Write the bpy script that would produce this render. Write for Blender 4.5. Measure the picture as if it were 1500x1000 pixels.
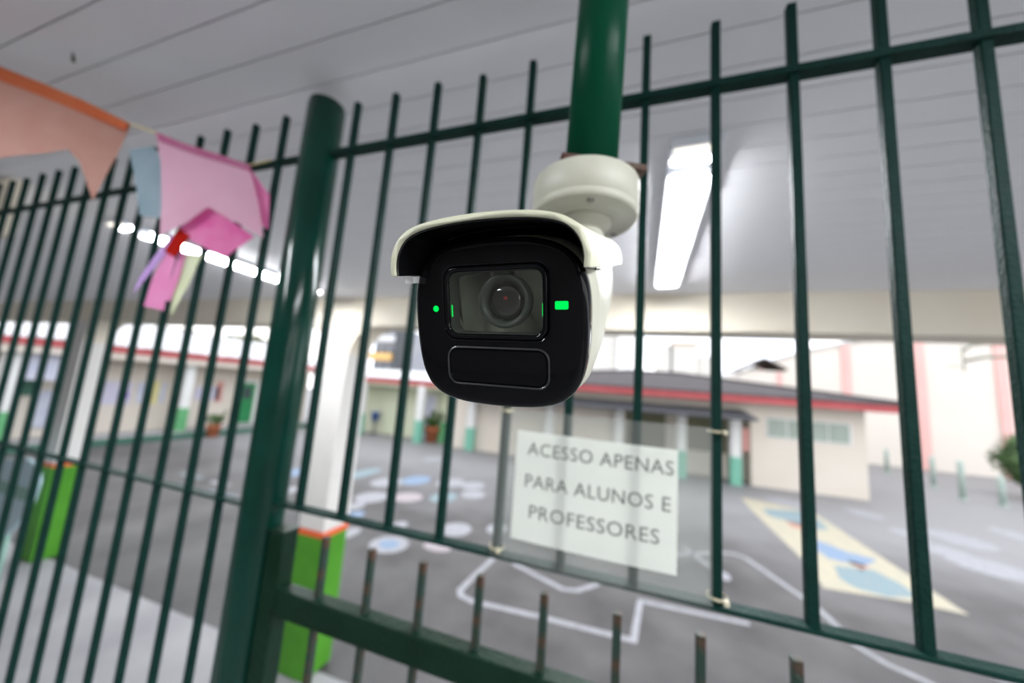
import bpy, bmesh, math, random
from mathutils import Vector, Matrix

random.seed(7)
for o in list(bpy.data.objects):
    bpy.data.objects.remove(o)
scene = bpy.context.scene
C = scene.collection

# ------------------------------------------------------------------ camera
cam_data = bpy.data.cameras.new('camera')
cam_data.sensor_width = 36.0
cam_data.lens = 12.48
cam_data.clip_start = 0.02
cam_data.clip_end = 500
cam_data.dof.use_dof = True
cam_data.dof.focus_distance = 0.205
cam_data.dof.aperture_fstop = 2.9
cam = bpy.data.objects.new('camera', cam_data)
C.objects.link(cam)
cam.matrix_world = Matrix(((0.94751, -0.02845, 0.31847, 0.0),
                           (0.31092, -0.15036, -0.93847, 0.0),
                           (0.07458, 0.98822, -0.13362, 2.7),
                           (0, 0, 0, 1)))
scene.camera = cam

# ------------------------------------------------------------------ world: bright overcast sky
world = bpy.data.worlds.new('overcast_sky')
scene.world = world
world.use_nodes = True
wn = world.node_tree
wn.nodes.clear()
w_out = wn.nodes.new('ShaderNodeOutputWorld')
w_bg = wn.nodes.new('ShaderNodeBackground')
w_tc = wn.nodes.new('ShaderNodeTexCoord')
w_no = wn.nodes.new('ShaderNodeTexNoise')
w_no.inputs['Scale'].default_value = 3.0
w_no.inputs['Detail'].default_value = 5.0
w_cr = wn.nodes.new('ShaderNodeValToRGB')
w_cr.color_ramp.elements[0].position = 0.38
w_cr.color_ramp.elements[0].color = (0.78, 0.85, 0.97, 1)
w_cr.color_ramp.elements[1].position = 0.62
w_cr.color_ramp.elements[1].color = (1.0, 0.985, 0.965, 1)
wn.links.new(w_tc.outputs['Generated'], w_no.inputs['Vector'])
wn.links.new(w_no.outputs['Fac'], w_cr.inputs['Fac'])
wn.links.new(w_cr.outputs['Color'], w_bg.inputs['Color'])
w_bg.inputs['Strength'].default_value = 2.05
wn.links.new(w_bg.outputs['Background'], w_out.inputs['Surface'])

# ------------------------------------------------------------------ view
scene.view_settings.view_transform = 'Standard'
scene.view_settings.look = 'None'
scene.view_settings.gamma = 1.0
scene.view_settings.use_curve_mapping = False
scene.view_settings.exposure = 0.55

# ------------------------------------------------------------------ materials
def mat(name, col, rough=0.6, col2=None, scale=8.0, bump=0.0, bscale=60.0, metal=0.0, spec=0.5, coat=0.0, detail=4.0, lo=0.35, hi=0.65):
    m = bpy.data.materials.new(name)
    m.use_nodes = True
    nt = m.node_tree
    b = nt.nodes['Principled BSDF']
    b.inputs['Base Color'].default_value = (*col, 1)
    b.inputs['Roughness'].default_value = rough
    b.inputs['Metallic'].default_value = metal
    b.inputs['Specular IOR Level'].default_value = spec
    b.inputs['Coat Weight'].default_value = coat
    b.inputs['Coat Roughness'].default_value = 0.04
    tc = nt.nodes.new('ShaderNodeTexCoord')
    if col2 is not None:
        n = nt.nodes.new('ShaderNodeTexNoise')
        n.inputs['Scale'].default_value = scale
        n.inputs['Detail'].default_value = detail
        r = nt.nodes.new('ShaderNodeValToRGB')
        r.color_ramp.elements[0].position = lo
        r.color_ramp.elements[0].color = (*col, 1)
        r.color_ramp.elements[1].position = hi
        r.color_ramp.elements[1].color = (*col2, 1)
        nt.links.new(tc.outputs['Object'], n.inputs['Vector'])
        nt.links.new(n.outputs['Fac'], r.inputs['Fac'])
        nt.links.new(r.outputs['Color'], b.inputs['Base Color'])
    if bump:
        n2 = nt.nodes.new('ShaderNodeTexNoise')
        n2.inputs['Scale'].default_value = bscale
        n2.inputs['Detail'].default_value = 3
        bp = nt.nodes.new('ShaderNodeBump')
        bp.inputs['Strength'].default_value = bump
        bp.inputs['Distance'].default_value = 0.01
        nt.links.new(tc.outputs['Object'], n2.inputs['Vector'])
        nt.links.new(n2.outputs['Fac'], bp.inputs['Height'])
        nt.links.new(bp.outputs['Normal'], b.inputs['Normal'])
    return m

def emit(name, col, strength):
    m = bpy.data.materials.new(name)
    m.use_nodes = True
    nt = m.node_tree
    nt.nodes.clear()
    o = nt.nodes.new('ShaderNodeOutputMaterial')
    e = nt.nodes.new('ShaderNodeEmission')
    e.inputs['Color'].default_value = (*col, 1)
    e.inputs['Strength'].default_value = strength
    nt.links.new(e.outputs[0], o.inputs[0])
    return m

def cloth(name, col, col2, trans=0.45):
    m = bpy.data.materials.new(name)
    m.use_nodes = True
    nt = m.node_tree
    nt.nodes.clear()
    o = nt.nodes.new('ShaderNodeOutputMaterial')
    tc = nt.nodes.new('ShaderNodeTexCoord')
    n = nt.nodes.new('ShaderNodeTexNoise')
    n.inputs['Scale'].default_value = 14
    r = nt.nodes.new('ShaderNodeValToRGB')
    r.color_ramp.elements[0].position = 0.3
    r.color_ramp.elements[0].color = (*col, 1)
    r.color_ramp.elements[1].position = 0.7
    r.color_ramp.elements[1].color = (*col2, 1)
    d = nt.nodes.new('ShaderNodeBsdfDiffuse')
    t = nt.nodes.new('ShaderNodeBsdfTranslucent')
    mx = nt.nodes.new('ShaderNodeMixShader')
    mx.inputs[0].default_value = trans
    nt.links.new(tc.outputs['Object'], n.inputs['Vector'])
    nt.links.new(n.outputs['Fac'], r.inputs['Fac'])
    nt.links.new(r.outputs['Color'], d.inputs['Color'])
    nt.links.new(r.outputs['Color'], t.inputs['Color'])
    nt.links.new(d.outputs[0], mx.inputs[1])
    nt.links.new(t.outputs[0], mx.inputs[2])
    nt.links.new(mx.outputs[0], o.inputs[0])
    return m

def clear(name, refl=0.08, tint=(0.96, 0.97, 0.97), rough=0.05, haze=0.0):
    m = bpy.data.materials.new(name)
    m.use_nodes = True
    nt = m.node_tree
    nt.nodes.clear()
    o = nt.nodes.new('ShaderNodeOutputMaterial')
    t = nt.nodes.new('ShaderNodeBsdfTransparent')
    t.inputs['Color'].default_value = (*tint, 1)
    g = nt.nodes.new('ShaderNodeBsdfGlossy')
    g.inputs['Roughness'].default_value = rough
    mx = nt.nodes.new('ShaderNodeMixShader')
    mx.inputs[0].default_value = refl
    nt.links.new(t.outputs[0], mx.inputs[1])
    nt.links.new(g.outputs[0], mx.inputs[2])
    last = mx
    if haze:
        d = nt.nodes.new('ShaderNodeBsdfDiffuse')
        d.inputs['Color'].default_value = (0.9, 0.9, 0.9, 1)
        tl = nt.nodes.new('ShaderNodeBsdfTranslucent')
        tl.inputs['Color'].default_value = (0.9, 0.9, 0.9, 1)
        md = nt.nodes.new('ShaderNodeMixShader')
        nt.links.new(d.outputs[0], md.inputs[1])
        nt.links.new(tl.outputs[0], md.inputs[2])
        m2 = nt.nodes.new('ShaderNodeMixShader')
        m2.inputs[0].default_value = haze
        nt.links.new(mx.outputs[0], m2.inputs[1])
        nt.links.new(md.outputs[0], m2.inputs[2])
        last = m2
    nt.links.new(last.outputs[0], o.inputs[0])
    return m

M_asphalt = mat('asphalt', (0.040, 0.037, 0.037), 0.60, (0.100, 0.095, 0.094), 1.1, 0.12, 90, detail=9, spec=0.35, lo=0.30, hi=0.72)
def tone_by_y(m, y0, y1, col):
    """asphalt colour grows paler with distance from the walkway, with a ragged border"""
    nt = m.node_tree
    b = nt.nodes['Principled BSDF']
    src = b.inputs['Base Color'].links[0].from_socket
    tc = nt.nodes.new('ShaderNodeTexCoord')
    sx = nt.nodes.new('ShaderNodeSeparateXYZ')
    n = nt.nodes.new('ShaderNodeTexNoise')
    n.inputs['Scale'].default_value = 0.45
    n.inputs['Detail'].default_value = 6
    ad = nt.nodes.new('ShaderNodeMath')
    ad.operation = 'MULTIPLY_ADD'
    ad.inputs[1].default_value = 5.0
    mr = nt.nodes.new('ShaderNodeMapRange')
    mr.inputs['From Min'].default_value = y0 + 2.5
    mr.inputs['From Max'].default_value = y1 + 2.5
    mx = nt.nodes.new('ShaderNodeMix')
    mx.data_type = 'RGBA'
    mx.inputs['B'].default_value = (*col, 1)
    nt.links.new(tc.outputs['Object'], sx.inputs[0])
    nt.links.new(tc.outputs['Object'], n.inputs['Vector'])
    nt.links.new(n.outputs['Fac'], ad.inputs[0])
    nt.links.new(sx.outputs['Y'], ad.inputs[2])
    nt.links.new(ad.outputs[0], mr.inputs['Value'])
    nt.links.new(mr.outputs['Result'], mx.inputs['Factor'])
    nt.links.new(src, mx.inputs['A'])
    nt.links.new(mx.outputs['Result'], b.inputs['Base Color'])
tone_by_y(M_asphalt, 7.0, 11.5, (0.215, 0.211, 0.216))
M_concrete = mat('walkway_concrete', (0.24, 0.235, 0.245), 0.75, (0.31, 0.305, 0.31), 1.6, 0.12, 60, detail=7)
M_ceiling = mat('ceiling_plank', (0.84, 0.84, 0.86), 0.55, (0.87, 0.87, 0.89), 3, spec=0.2)
M_ceilback = mat('ceiling_backing', (0.62, 0.62, 0.64), 0.8)
M_beam = mat('cream_plaster', (0.78, 0.71, 0.58), 0.85, (0.82, 0.76, 0.64), 2.5, 0.1, 40)
M_column = mat('column_paint', (0.688, 0.660, 0.623), 0.7, (0.725, 0.707, 0.670), 3, 0.06, 40)
M_colgreen = mat('grass_green_paint', (0.068, 0.25, 0.022), 0.5, (0.085, 0.30, 0.030), 4, spec=0.15)
M_orange = mat('orange_stripe_paint', (0.80, 0.13, 0.04), 0.5)
M_inner = mat('inner_wall_paint', (0.26, 0.25, 0.23), 0.8, (0.30, 0.29, 0.26), 2)
M_fence = mat('dark_green_enamel', (0.004, 0.024, 0.019), 0.50, (0.007, 0.033, 0.026), 20, 0.25, 150, spec=0.08)
M_post = mat('post_green_enamel', (0.002, 0.030, 0.020), 0.13, (0.003, 0.040, 0.027), 9, 0.0, 60, spec=0.30)
M_gate = mat('gate_green_enamel', (0.001, 0.015, 0.006), 0.40, (0.003, 0.022, 0.011), 14, 0.2, 120, spec=0.25)
M_rust = mat('rusty_green_bar', (0.012, 0.034, 0.024), 0.55, (0.075, 0.032, 0.016), 26, 0.3, 150, lo=0.50, hi=0.72)
M_pole = mat('pole_green_enamel', (0.002, 0.058, 0.028), 0.3, (0.003, 0.068, 0.034), 6, spec=0.10)
M_cream = mat('camera_white_plastic', (0.570, 0.565, 0.461), 0.42, (0.598, 0.594, 0.494), 40, 0.02, 300)
M_rim = mat('visor_white_plastic', (0.663, 0.663, 0.489), 0.5, (0.553, 0.543, 0.366), 130, 0.03, 400, lo=0.62, hi=0.8)
M_gloss = mat('black_gloss', (0.003, 0.003, 0.004), 0.05, spec=0.22)
M_black = mat('black_lining', (0.006, 0.006, 0.007), 0.22)
M_ir = mat('infrared_panel', (0.001, 0.001, 0.002), 0.04, spec=0.10)
M_edge = mat('dark_edge', (0.020, 0.020, 0.019), 0.3)
M_chamber = mat('lens_chamber_grey', (0.040, 0.044, 0.037), 0.7)
M_lensring = mat('lens_ring_grey', (0.040, 0.046, 0.040), 0.45)
M_lensglass = mat('lens_glass', (0.006, 0.005, 0.005), 0.03, coat=1.0)
M_lensred = mat('lens_red_coating', (0.30, 0.03, 0.03), 0.1)
M_window = clear('camera_window_glass', 0.05, (0.93, 0.95, 0.93), 0.02)
M_led = emit('green_led', (0.0, 1.0, 0.12), 0.66)
M_screw = mat('steel_screw', (0.35, 0.34, 0.32), 0.4, metal=0.8)
M_rustplate = mat('rusty_plate', (0.07, 0.02, 0.012), 0.7, (0.13, 0.10, 0.07), 30, 0.3, 120)
M_lightbody = mat('luminaire_white_metal', (0.72, 0.74, 0.78), 0.4)
M_tube = emit('luminaire_glow', (0.93, 0.96, 1.0), 66.0)
M_tubedim = emit('luminaire_glow_end', (1.0, 0.93, 0.80), 1.6)
M_paper = cloth('sign_paper', (0.93, 0.93, 0.90), (0.95, 0.95, 0.92), 0.40)
M_ink = mat('printed_ink', (0.14, 0.14, 0.135), 0.8)
M_sleeve = clear('clear_sleeve', 0.05, (0.97, 0.98, 0.97), 0.08, 0.035)
M_tie = mat('cream_cable_tie', (0.62, 0.56, 0.40), 0.5)
M_string = mat('yellow_cord', (0.62, 0.50, 0.22), 0.8)
M_peach = cloth('peach_cloth', (0.575, 0.333, 0.273), (0.605, 0.377, 0.322))
M_peachhem = cloth('peach_hem', (0.624, 0.152, 0.064), (0.656, 0.192, 0.088), 0.3)
M_pink = cloth('pink_cloth', (0.813, 0.529, 0.655), (0.831, 0.575, 0.690))
M_pinkhem = cloth('pink_hem', (0.561, 0.170, 0.323), (0.612, 0.230, 0.383), 0.3)
M_magenta = cloth('magenta_cloth', (0.810, 0.187, 0.486), (0.870, 0.374, 0.618))
M_blue = cloth('blue_cloth', (0.348, 0.460, 0.518), (0.418, 0.515, 0.570))
M_pinkrib = cloth('pink_ribbon_cloth', (0.828, 0.352, 0.607), (0.856, 0.405, 0.653))
M_red = cloth('red_ribbon', (0.384, 0.009, 0.007), (0.446, 0.019, 0.012), 0.25)
M_lilac = cloth('lilac_ribbon', (0.62, 0.42, 0.75), (0.68, 0.48, 0.80))
M_yellow = cloth('pale_yellow_ribbon', (0.78, 0.82, 0.58), (0.82, 0.85, 0.66))
M_wall = mat('cream_wall_paint', (0.58, 0.525, 0.455), 0.85, (0.61, 0.555, 0.49), 0.8, 0.05, 20)
M_wallleft = mat('pale_wall_paint', (0.54, 0.485, 0.42), 0.85, (0.58, 0.525, 0.465), 0.8, 0.05, 20)
M_hall = mat('hall_cream_paint', (0.66, 0.605, 0.545), 0.85, (0.68, 0.63, 0.57), 0.4)
M_greenish = mat('pale_green_wall_paint', (0.56, 0.59, 0.43), 0.85, (0.59, 0.61, 0.47), 0.8)
M_fascia = mat('red_fascia_paint', (0.36, 0.055, 0.06), 0.6, (0.40, 0.07, 0.075), 3)
M_salmon = mat('salmon_pilaster_paint', (0.70, 0.40, 0.37), 0.7, (0.71, 0.43, 0.40), 1)
M_tile = mat('dark_roof_tile', (0.036, 0.030, 0.033), 0.9, (0.053, 0.045, 0.047), 3, 0.4, 8)
M_metalroof = mat('white_metal_roof', (0.570, 0.570, 0.585), 0.5, (0.614, 0.614, 0.621), 2)
M_dado = mat('mint_dado_paint', (0.14, 0.38, 0.28), 0.6, (0.17, 0.41, 0.31), 3)
M_dadogreen = mat('green_dado_paint', (0.090, 0.315, 0.128), 0.6, (0.112, 0.352, 0.150), 3)
M_kerb = mat('dark_green_kerb_paint', (0.026, 0.105, 0.071), 0.7, (0.045, 0.128, 0.090), 3)
M_door = mat('green_door_paint', (0.015, 0.180, 0.060), 0.4, (0.022, 0.210, 0.075), 3)
M_white = mat('white_paint', (0.615, 0.615, 0.600), 0.6, (0.645, 0.645, 0.637), 3)
M_pane = mat('window_pane', (0.231, 0.280, 0.238), 0.2, (0.280, 0.329, 0.287), 1.5)
M_darkpane = mat('dark_pane', (0.05, 0.06, 0.075), 0.15)
M_slate = mat('slate_awning', (0.032, 0.033, 0.041), 0.7, (0.045, 0.047, 0.054), 2)
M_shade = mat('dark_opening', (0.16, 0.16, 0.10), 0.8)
M_tower = mat('tower_plaster', (0.480, 0.462, 0.431), 0.85, (0.503, 0.486, 0.462), 0.2)
M_towerdark = mat('tower_brown_trim', (0.384, 0.330, 0.277), 0.85)
M_greyblock = mat('grey_block_plaster', (0.259, 0.266, 0.300), 0.85, (0.314, 0.321, 0.341), 0.4)
M_amber = mat('amber_band_paint', (0.683, 0.419, 0.146), 0.7)
M_leaf = mat('leaf', (0.022, 0.061, 0.013), 0.6, (0.061, 0.122, 0.025), 3)
M_leafolive = mat('olive_leaf', (0.09, 0.10, 0.045), 0.6, (0.15, 0.155, 0.08), 3)
M_bark = mat('bark', (0.10, 0.07, 0.045), 0.9, (0.15, 0.11, 0.07), 8)
M_terracotta = mat('terracotta', (0.42, 0.12, 0.05), 0.8, (0.48, 0.16, 0.07), 5)
M_paintwhite = mat('white_floor_paint', (0.284, 0.284, 0.302), 0.8, (0.198, 0.198, 0.208), 9, detail=6, lo=0.45, hi=0.75)
M_paintblue = mat('blue_floor_paint', (0.133, 0.218, 0.339), 0.8, (0.200, 0.244, 0.314), 9, detail=6)
M_paintcyan = mat('cyan_floor_paint', (0.156, 0.236, 0.259), 0.8, (0.197, 0.236, 0.251), 9, detail=6)
M_paintpink = mat('pink_floor_paint', (0.335, 0.277, 0.288), 0.8, (0.288, 0.265, 0.277), 9, detail=6)
M_paintyellow = mat('yellow_floor_paint', (0.395, 0.353, 0.252), 0.8, (0.333, 0.312, 0.252), 6, detail=6)
M_paintred = mat('red_floor_paint', (0.364, 0.160, 0.117), 0.8, (0.401, 0.262, 0.204), 9)
M_hoop = mat('hoop_stand_paint', (0.16, 0.19, 0.13), 0.6, (0.22, 0.22, 0.17), 4)
M_bollard = mat('teal_bollard_paint', (0.331, 0.428, 0.383), 0.6, (0.393, 0.459, 0.413), 4)
M_poster = mat('lavender_paper', (0.450, 0.435, 0.570), 0.8, (0.540, 0.510, 0.585), 3)
M_posterblue = mat('pale_blue_paper', (0.420, 0.435, 0.540), 0.8, (0.495, 0.503, 0.570), 3)
M_posteryellow = mat('yellow_paper', (0.585, 0.525, 0.240), 0.8)
M_posterpurple = mat('purple_paper', (0.30, 0.20, 0.55), 0.8)
M_redsign = mat('red_notice', (0.50, 0.24, 0.21), 0.7)
M_playblue = mat('pale_blue_plastic', (0.486, 0.676, 0.750), 0.4, (0.567, 0.741, 0.800), 3)
M_playgreen = mat('pale_green_band', (0.26, 0.46, 0.38), 0.5)
M_brown = mat('dark_brown_paint', (0.06, 0.045, 0.035), 0.6)
M_binblue = mat('blue_plastic', (0.04, 0.12, 0.42), 0.4)
M_darkmetal = mat('dark_metal', (0.05, 0.055, 0.06), 0.5)

# ------------------------------------------------------------------ helpers
def link(name, bm, m=None, parent=None, smooth=False, mats=None):
    me = bpy.data.meshes.new(name)
    bmesh.ops.recalc_face_normals(bm, faces=bm.faces[:])
    bm.to_mesh(me)
    bm.free()
    for q in (mats or [m]):
        me.materials.append(q)
    if smooth:
        for p in me.polygons:
            p.use_smooth = True
    o = bpy.data.objects.new(name, me)
    C.objects.link(o)
    if parent:
        o.parent = parent
    return o

def thing(name, label, cat, loc=(0, 0, 0), rotz=0.0, group=None):
    o = bpy.data.objects.new(name, None)
    C.objects.link(o)
    o.empty_display_size = 0.1
    o.location = loc
    o.rotation_euler = (0, 0, rotz)
    return tag(o, label, cat, group)

def tag(o, label, cat, group=None):
    o['label'] = label
    o['category'] = cat
    if group:
        o['group'] = group
    return o

def struct(o):
    o['kind'] = 'structure'
    return o

def inst(src, parent, loc, rot=None):
    """one more object on the same mesh: a repeated part"""
    o = src.copy()
    C.objects.link(o)
    o.parent = parent
    o.location = loc
    if rot is not None:
        o.rotation_euler = rot
    return o

def add_box(bm, x0, x1, y0, y1, z0, z1):
    vs = [bm.verts.new(p) for p in ((x0, y0, z0), (x1, y0, z0), (x1, y1, z0), (x0, y1, z0), (x0, y0, z1), (x1, y0, z1), (x1, y1, z1), (x0, y1, z1))]
    for f in ((3, 2, 1, 0), (4, 5, 6, 7), (0, 1, 5, 4), (1, 2, 6, 5), (2, 3, 7, 6), (3, 0, 4, 7)):
        bm.faces.new([vs[i] for i in f])
    return bm

def box(x0, x1, y0, y1, z0, z1, bev=0.0):
    bm = bmesh.new()
    add_box(bm, x0, x1, y0, y1, z0, z1)
    if bev:
        bmesh.ops.bevel(bm, geom=bm.edges[:], offset=bev, segments=2, affect='EDGES', profile=0.5)
    return bm

def loft(bm, loops, cap0=True, cap1=True, closed=True):
    rows = [[bm.verts.new(p) for p in L] for L in loops]
    n = len(loops[0])
    for a, b in zip(rows, rows[1:]):
        for i in range(n if closed else n - 1):
            j = (i + 1) % n
            bm.faces.new((a[i], a[j], b[j], b[i]))
    if cap0:
        bm.faces.new(rows[0][::-1])
    if cap1:
        bm.faces.new(rows[-1])
    return rows

def lathe(prof, n=32, cap0=True, cap1=True):
    """profile of (radius, z)"""
    bm = bmesh.new()
    loft(bm, [[(r * math.cos(2 * math.pi * i / n), r * math.sin(2 * math.pi * i / n), z) for i in range(n)] for r, z in prof], cap0, cap1)
    return bm

def tube(bm, pts, r, n=8, taper=None):
    pts = [Vector(p) for p in pts]
    loops = []
    for i, p in enumerate(pts):
        d = (pts[min(i + 1, len(pts) - 1)] - pts[max(i - 1, 0)]).normalized()
        up = Vector((0, 0, 1)) if abs(d.z) < 0.9 else Vector((1, 0, 0))
        a = d.cross(up).normalized()
        b = d.cross(a)
        rr = r if taper is None else r * taper[i]
        loops.append([p + a * rr * math.cos(2 * math.pi * k / n) + b * rr * math.sin(2 * math.pi * k / n) for k in range(n)])
    loft(bm, loops)
    return bm

def prism(bm, pts, z0, z1):
    """horizontal polygon extruded in z"""
    loft(bm, [[(x, y, z0) for x, y in pts], [(x, y, z1) for x, y in pts]])
    return bm

def sheet(pts, thick, wave=0.0, freq=14.0, cuts=3, phase=0.0):
    """a cloth or paper piece from an outline of world points, with thickness and folds"""
    bm = bmesh.new()
    vs = [bm.verts.new(p) for p in pts]
    f = bm.faces.new(vs)
    f.normal_update()
    n = f.normal.copy()
    bmesh.ops.triangulate(bm, faces=bm.faces[:])
    bmesh.ops.subdivide_edges(bm, edges=bm.edges[:], cuts=cuts, use_grid_fill=True)
    bmesh.ops.triangulate(bm, faces=bm.faces[:])
    top = max(v.co.z for v in bm.verts)
    for v in bm.verts:
        s = (v.co.x * 0.9 + v.co.y * 0.4) * freq + phase
        v.co += n * wave * (math.sin(s) + 0.5 * math.sin(2.3 * s + v.co.z * 9)) * min(1.0, (top - v.co.z) * 8 + 0.1)
    r = bmesh.ops.extrude_face_region(bm, geom=bm.faces[:])
    bmesh.ops.translate(bm, vec=n * thick, verts=[g for g in r['geom'] if isinstance(g, bmesh.types.BMVert)])
    return bm

def leaf_crown(centre, radii, n, size, seed, inner=True):
    """a crown of separate leaf blades round a lumpy core"""
    rng = random.Random(seed)
    bm = bmesh.new()
    if inner:
        r = bmesh.ops.create_icosphere(bm, subdivisions=3, radius=1.0)
        for v in r['verts']:
            k = 0.80 + 0.12 * math.sin(v.co.x * 5 + seed) * math.sin(v.co.y * 4.3 + 1) + 0.08 * math.sin(v.co.z * 7 + seed * 2)
            v.co = Vector((v.co.x * radii[0] * k + centre[0], v.co.y * radii[1] * k + centre[1], v.co.z * radii[2] * k + centre[2]))
    for i in range(n):
        d = Vector((rng.gauss(0, 1), rng.gauss(0, 1), rng.gauss(0, 1))).normalized()
        k = rng.uniform(0.78, 1.08) * (0.92 + 0.12 * math.sin(d.x * 5 + seed) * math.sin(d.y * 4.3 + 1))
        p = Vector((d.x * radii[0] * k + centre[0], d.y * radii[1] * k + centre[1], d.z * radii[2] * k + centre[2]))
        a = Vector((rng.gauss(0, 1), rng.gauss(0, 1), rng.gauss(0, 0.6))).normalized()
        b = a.cross(d)
        if b.length < 1e-3:
            continue
        b.normalize()
        s = size * rng.uniform(0.6, 1.3)
        q = [bm.verts.new(p + a * s), bm.verts.new(p + b * s * 0.4), bm.verts.new(p - a * s), bm.verts.new(p - b * s * 0.4)]
        bm.faces.new(q)
    return bm

# ------------------------------------------------------------------ SETTING
WY0, WY1, WX0, WX1 = -4.0, 2.95, -13.0, 3.3

bm = bmesh.new()
add_box(bm, -60, 60, 2.95, 60, -0.3, 0.0)
add_box(bm, 4.5, 60, -20, 2.95, -0.3, 0.0)
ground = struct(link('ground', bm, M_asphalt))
floor = struct(link('floor', box(-16, 4.5, -4.4, 2.95, -0.3, 0.02), M_concrete))

# ceiling of long planks under a backing board
ceiling = struct(link('ceiling', box(WX0, WX1, WY0, 2.79, 3.503, 3.60), M_ceilback))
pk = 0.102
plank0 = None
k = 0
y = 2.79
while y - pk > WY0 - 0.05:
    y -= pk
    if plank0 is None:
        plank0 = link('plank', box(WX0, WX1, 0.0015, pk - 0.0015, 0, 0.013, 0.0012), M_ceiling, ceiling)
        plank0.location = (0, y, 3.49)
    else:
        inst(plank0, ceiling, (0, y, 3.49))
hook = link('ceiling_hook', tube(bmesh.new(), [(-0.93, 0.385, 3.492), (-0.932, 0.388, 3.482), (-0.938, 0.392, 3.474)], 0.004, 8), M_brown)
hook.location = [-0.489, 0.02, 0.0]
tag(hook, 'small brown ceiling hook on the planks at upper left', 'hook')

# cream beam above the columns with rounded haunches at each column
COLX = [-2.79, -7.42]
CW = 0.31
beam = struct(link('trim_1', box(WX0, WX1, 2.79, 3.10, 3.215, 3.60), M_beam))
for cx in COLX:
    for s in (-1, 1):
        bm = bmesh.new()
        rr = 0.30
        prof = [(0, 0)] + [(rr - rr * math.sin(a), -rr + rr * math.cos(a)) for a in [math.pi / 2 * i / 8 for i in range(8, -1, -1)]]
        x0 = cx + s * CW / 2
        loft(bm, [[(x0 + s * px, yy, 3.215 + pz) for px, pz in prof] for yy in (2.80, 3.09)])
        link('haunch', bm, M_beam, beam)

wall_back = struct(link('wall_back', box(WX0, WX1, -4.25, -4.0, 0.02, 3.6), M_inner))
wall_left = struct(link('wall_left', box(-13.2, -13.0, -4.2, 1.2, 0.02, 3.6), M_inner))

def column(cx, label):
    t = thing('column', label, 'column', (cx, 2.79 + CW / 2, 0.02))
    h = CW / 2
    link('shaft', box(-h, h, -h, h, 1.24, 3.193, 0.012), M_column, t)
    link('dado', box(-h, h, -h, h, 0.0, 1.19, 0.012), M_colgreen, t)
    link('stripe', box(-h - 0.002, h + 0.002, -h - 0.002, h + 0.002, 1.19, 1.24, 0.003), M_orange, t)
    return t
column(COLX[0], 'white square column with green base and orange stripe just right of the thick fence post')
column(COLX[1], 'white square column with green base farther off behind the left fence bars')

# ------------------------------------------------------------------ FENCE
FY = 0.664
HB = 0.0075
def bar_bm(z0, z1):
    return box(-HB, HB, -HB, HB, z0, z1, 0.0018)

# thick round post
post = thing('fence_post', 'thick round dark green fence post between fence panel and gate', 'post', (-0.813, FY, 0.02))
link('tube', lathe([(0.047, 0), (0.047, 3.402), (0.044, 3.41)], 40), M_post, post, True)
link('cap', lathe([(0.0445, 3.4095), (0.0445, 3.413), (0.030, 3.420), (0.004, 3.422)], 40), M_post, post, True)

# left panel
panel = thing('railing_fence', 'green fence panel of tall square bars left of the thick post', 'fence', (-2.0, FY, 0.02))
LX0, LX1 = -3.55, -0.860
for z, h in ((3.265, 0.007), (2.36, 0.007), (0.20, 0.007)):
    link('rail', box(LX0 + 2.0, LX1 + 2.0, -0.013, 0.013, z - h / 2, z + h / 2, 0.001), M_fence, panel)
b0 = None
for i in range(22):
    x = -0.9625 - 0.1215 * i
    if b0 is None:
        b0 = link('fence_bar', bar_bm(0.03, 3.41), M_fence, panel)
        b0.location = (x + 2.0, 0, 0)
    else:
        inst(b0, panel, (x + 2.0 + random.uniform(-0.002, 0.002), 0, random.uniform(-0.006, 0.006)), (0, random.uniform(-0.0012, 0.0012), 0))

# panel above the gate
tran = thing('railing_fence', 'green fence panel of upright bars above the gate behind the camera', 'fence', (0.1, FY, 2.4))
link('rail', box(-0.866, 1.25, -0.013, 0.013, 0.875, 0.889, 0.0012), M_fence, tran)
link('rail', box(-0.866, 1.25, -0.013, 0.013, -0.0045, 0.0025, 0.001), M_fence, tran)
t0 = None
for i in range(16):
    x = -0.705 + 0.12 * i
    if t0 is None:
        t0 = link('fence_bar', bar_bm(-0.003, 1.02), M_fence, tran)
        t0.location = (x - 0.1, 0, 0)
    else:
        inst(t0, tran, (x - 0.1 + random.uniform(-0.0015, 0.0015), 0, random.uniform(-0.004, 0.004)), (0, random.uniform(-0.001, 0.001), 0))
post2 = thing('fence_post', 'round green fence post at the far right end of the gate', 'post', (1.33, FY, 0.02))
link('tube', lathe([(0.047, 0), (0.047, 3.40), (0.044, 3.41)], 40), M_post, post2, True)
link('cap', lathe([(0.0445, 3.4095), (0.0445, 3.413), (0.030, 3.420), (0.004, 3.422)], 40), M_post, post2, True)

# gate
gate = thing('gate', 'low dark green gate with spiked bars below the white sign', 'gate', (0.25, FY, 0.06))
link('stile', box(-1.010, -0.966, -0.020, 0.020, 0.0, 2.285, 0.003), M_gate, gate)
link('stile', box(0.960, 1.004, -0.020, 0.020, 0.0, 2.285, 0.003), M_gate, gate)
link('stile_cap', box(-1.012, -0.964, -0.022, 0.022, 2.285, 2.289, 0.001), M_gate, gate)
link('top_rail', box(-0.966, 0.960, -0.017, 0.017, 2.118, 2.172, 0.003), M_gate, gate)
link('bottom_rail', box(-0.966, 0.960, -0.017, 0.017, 0.06, 0.11, 0.003), M_gate, gate)
g0 = None
for i in range(13):
    x = -0.6165 + 0.1215 * i
    if g0 is None:
        g0 = link('gate_bar', box(-0.0068, 0.0068, -0.0068, 0.0068, 0.02, 2.293, 0.0015), M_rust, gate)
        g0.location = (x - 0.25, 0, 0)
    else:
        inst(g0, gate, (x - 0.25, 0, random.uniform(-0.003, 0.004)))
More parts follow.
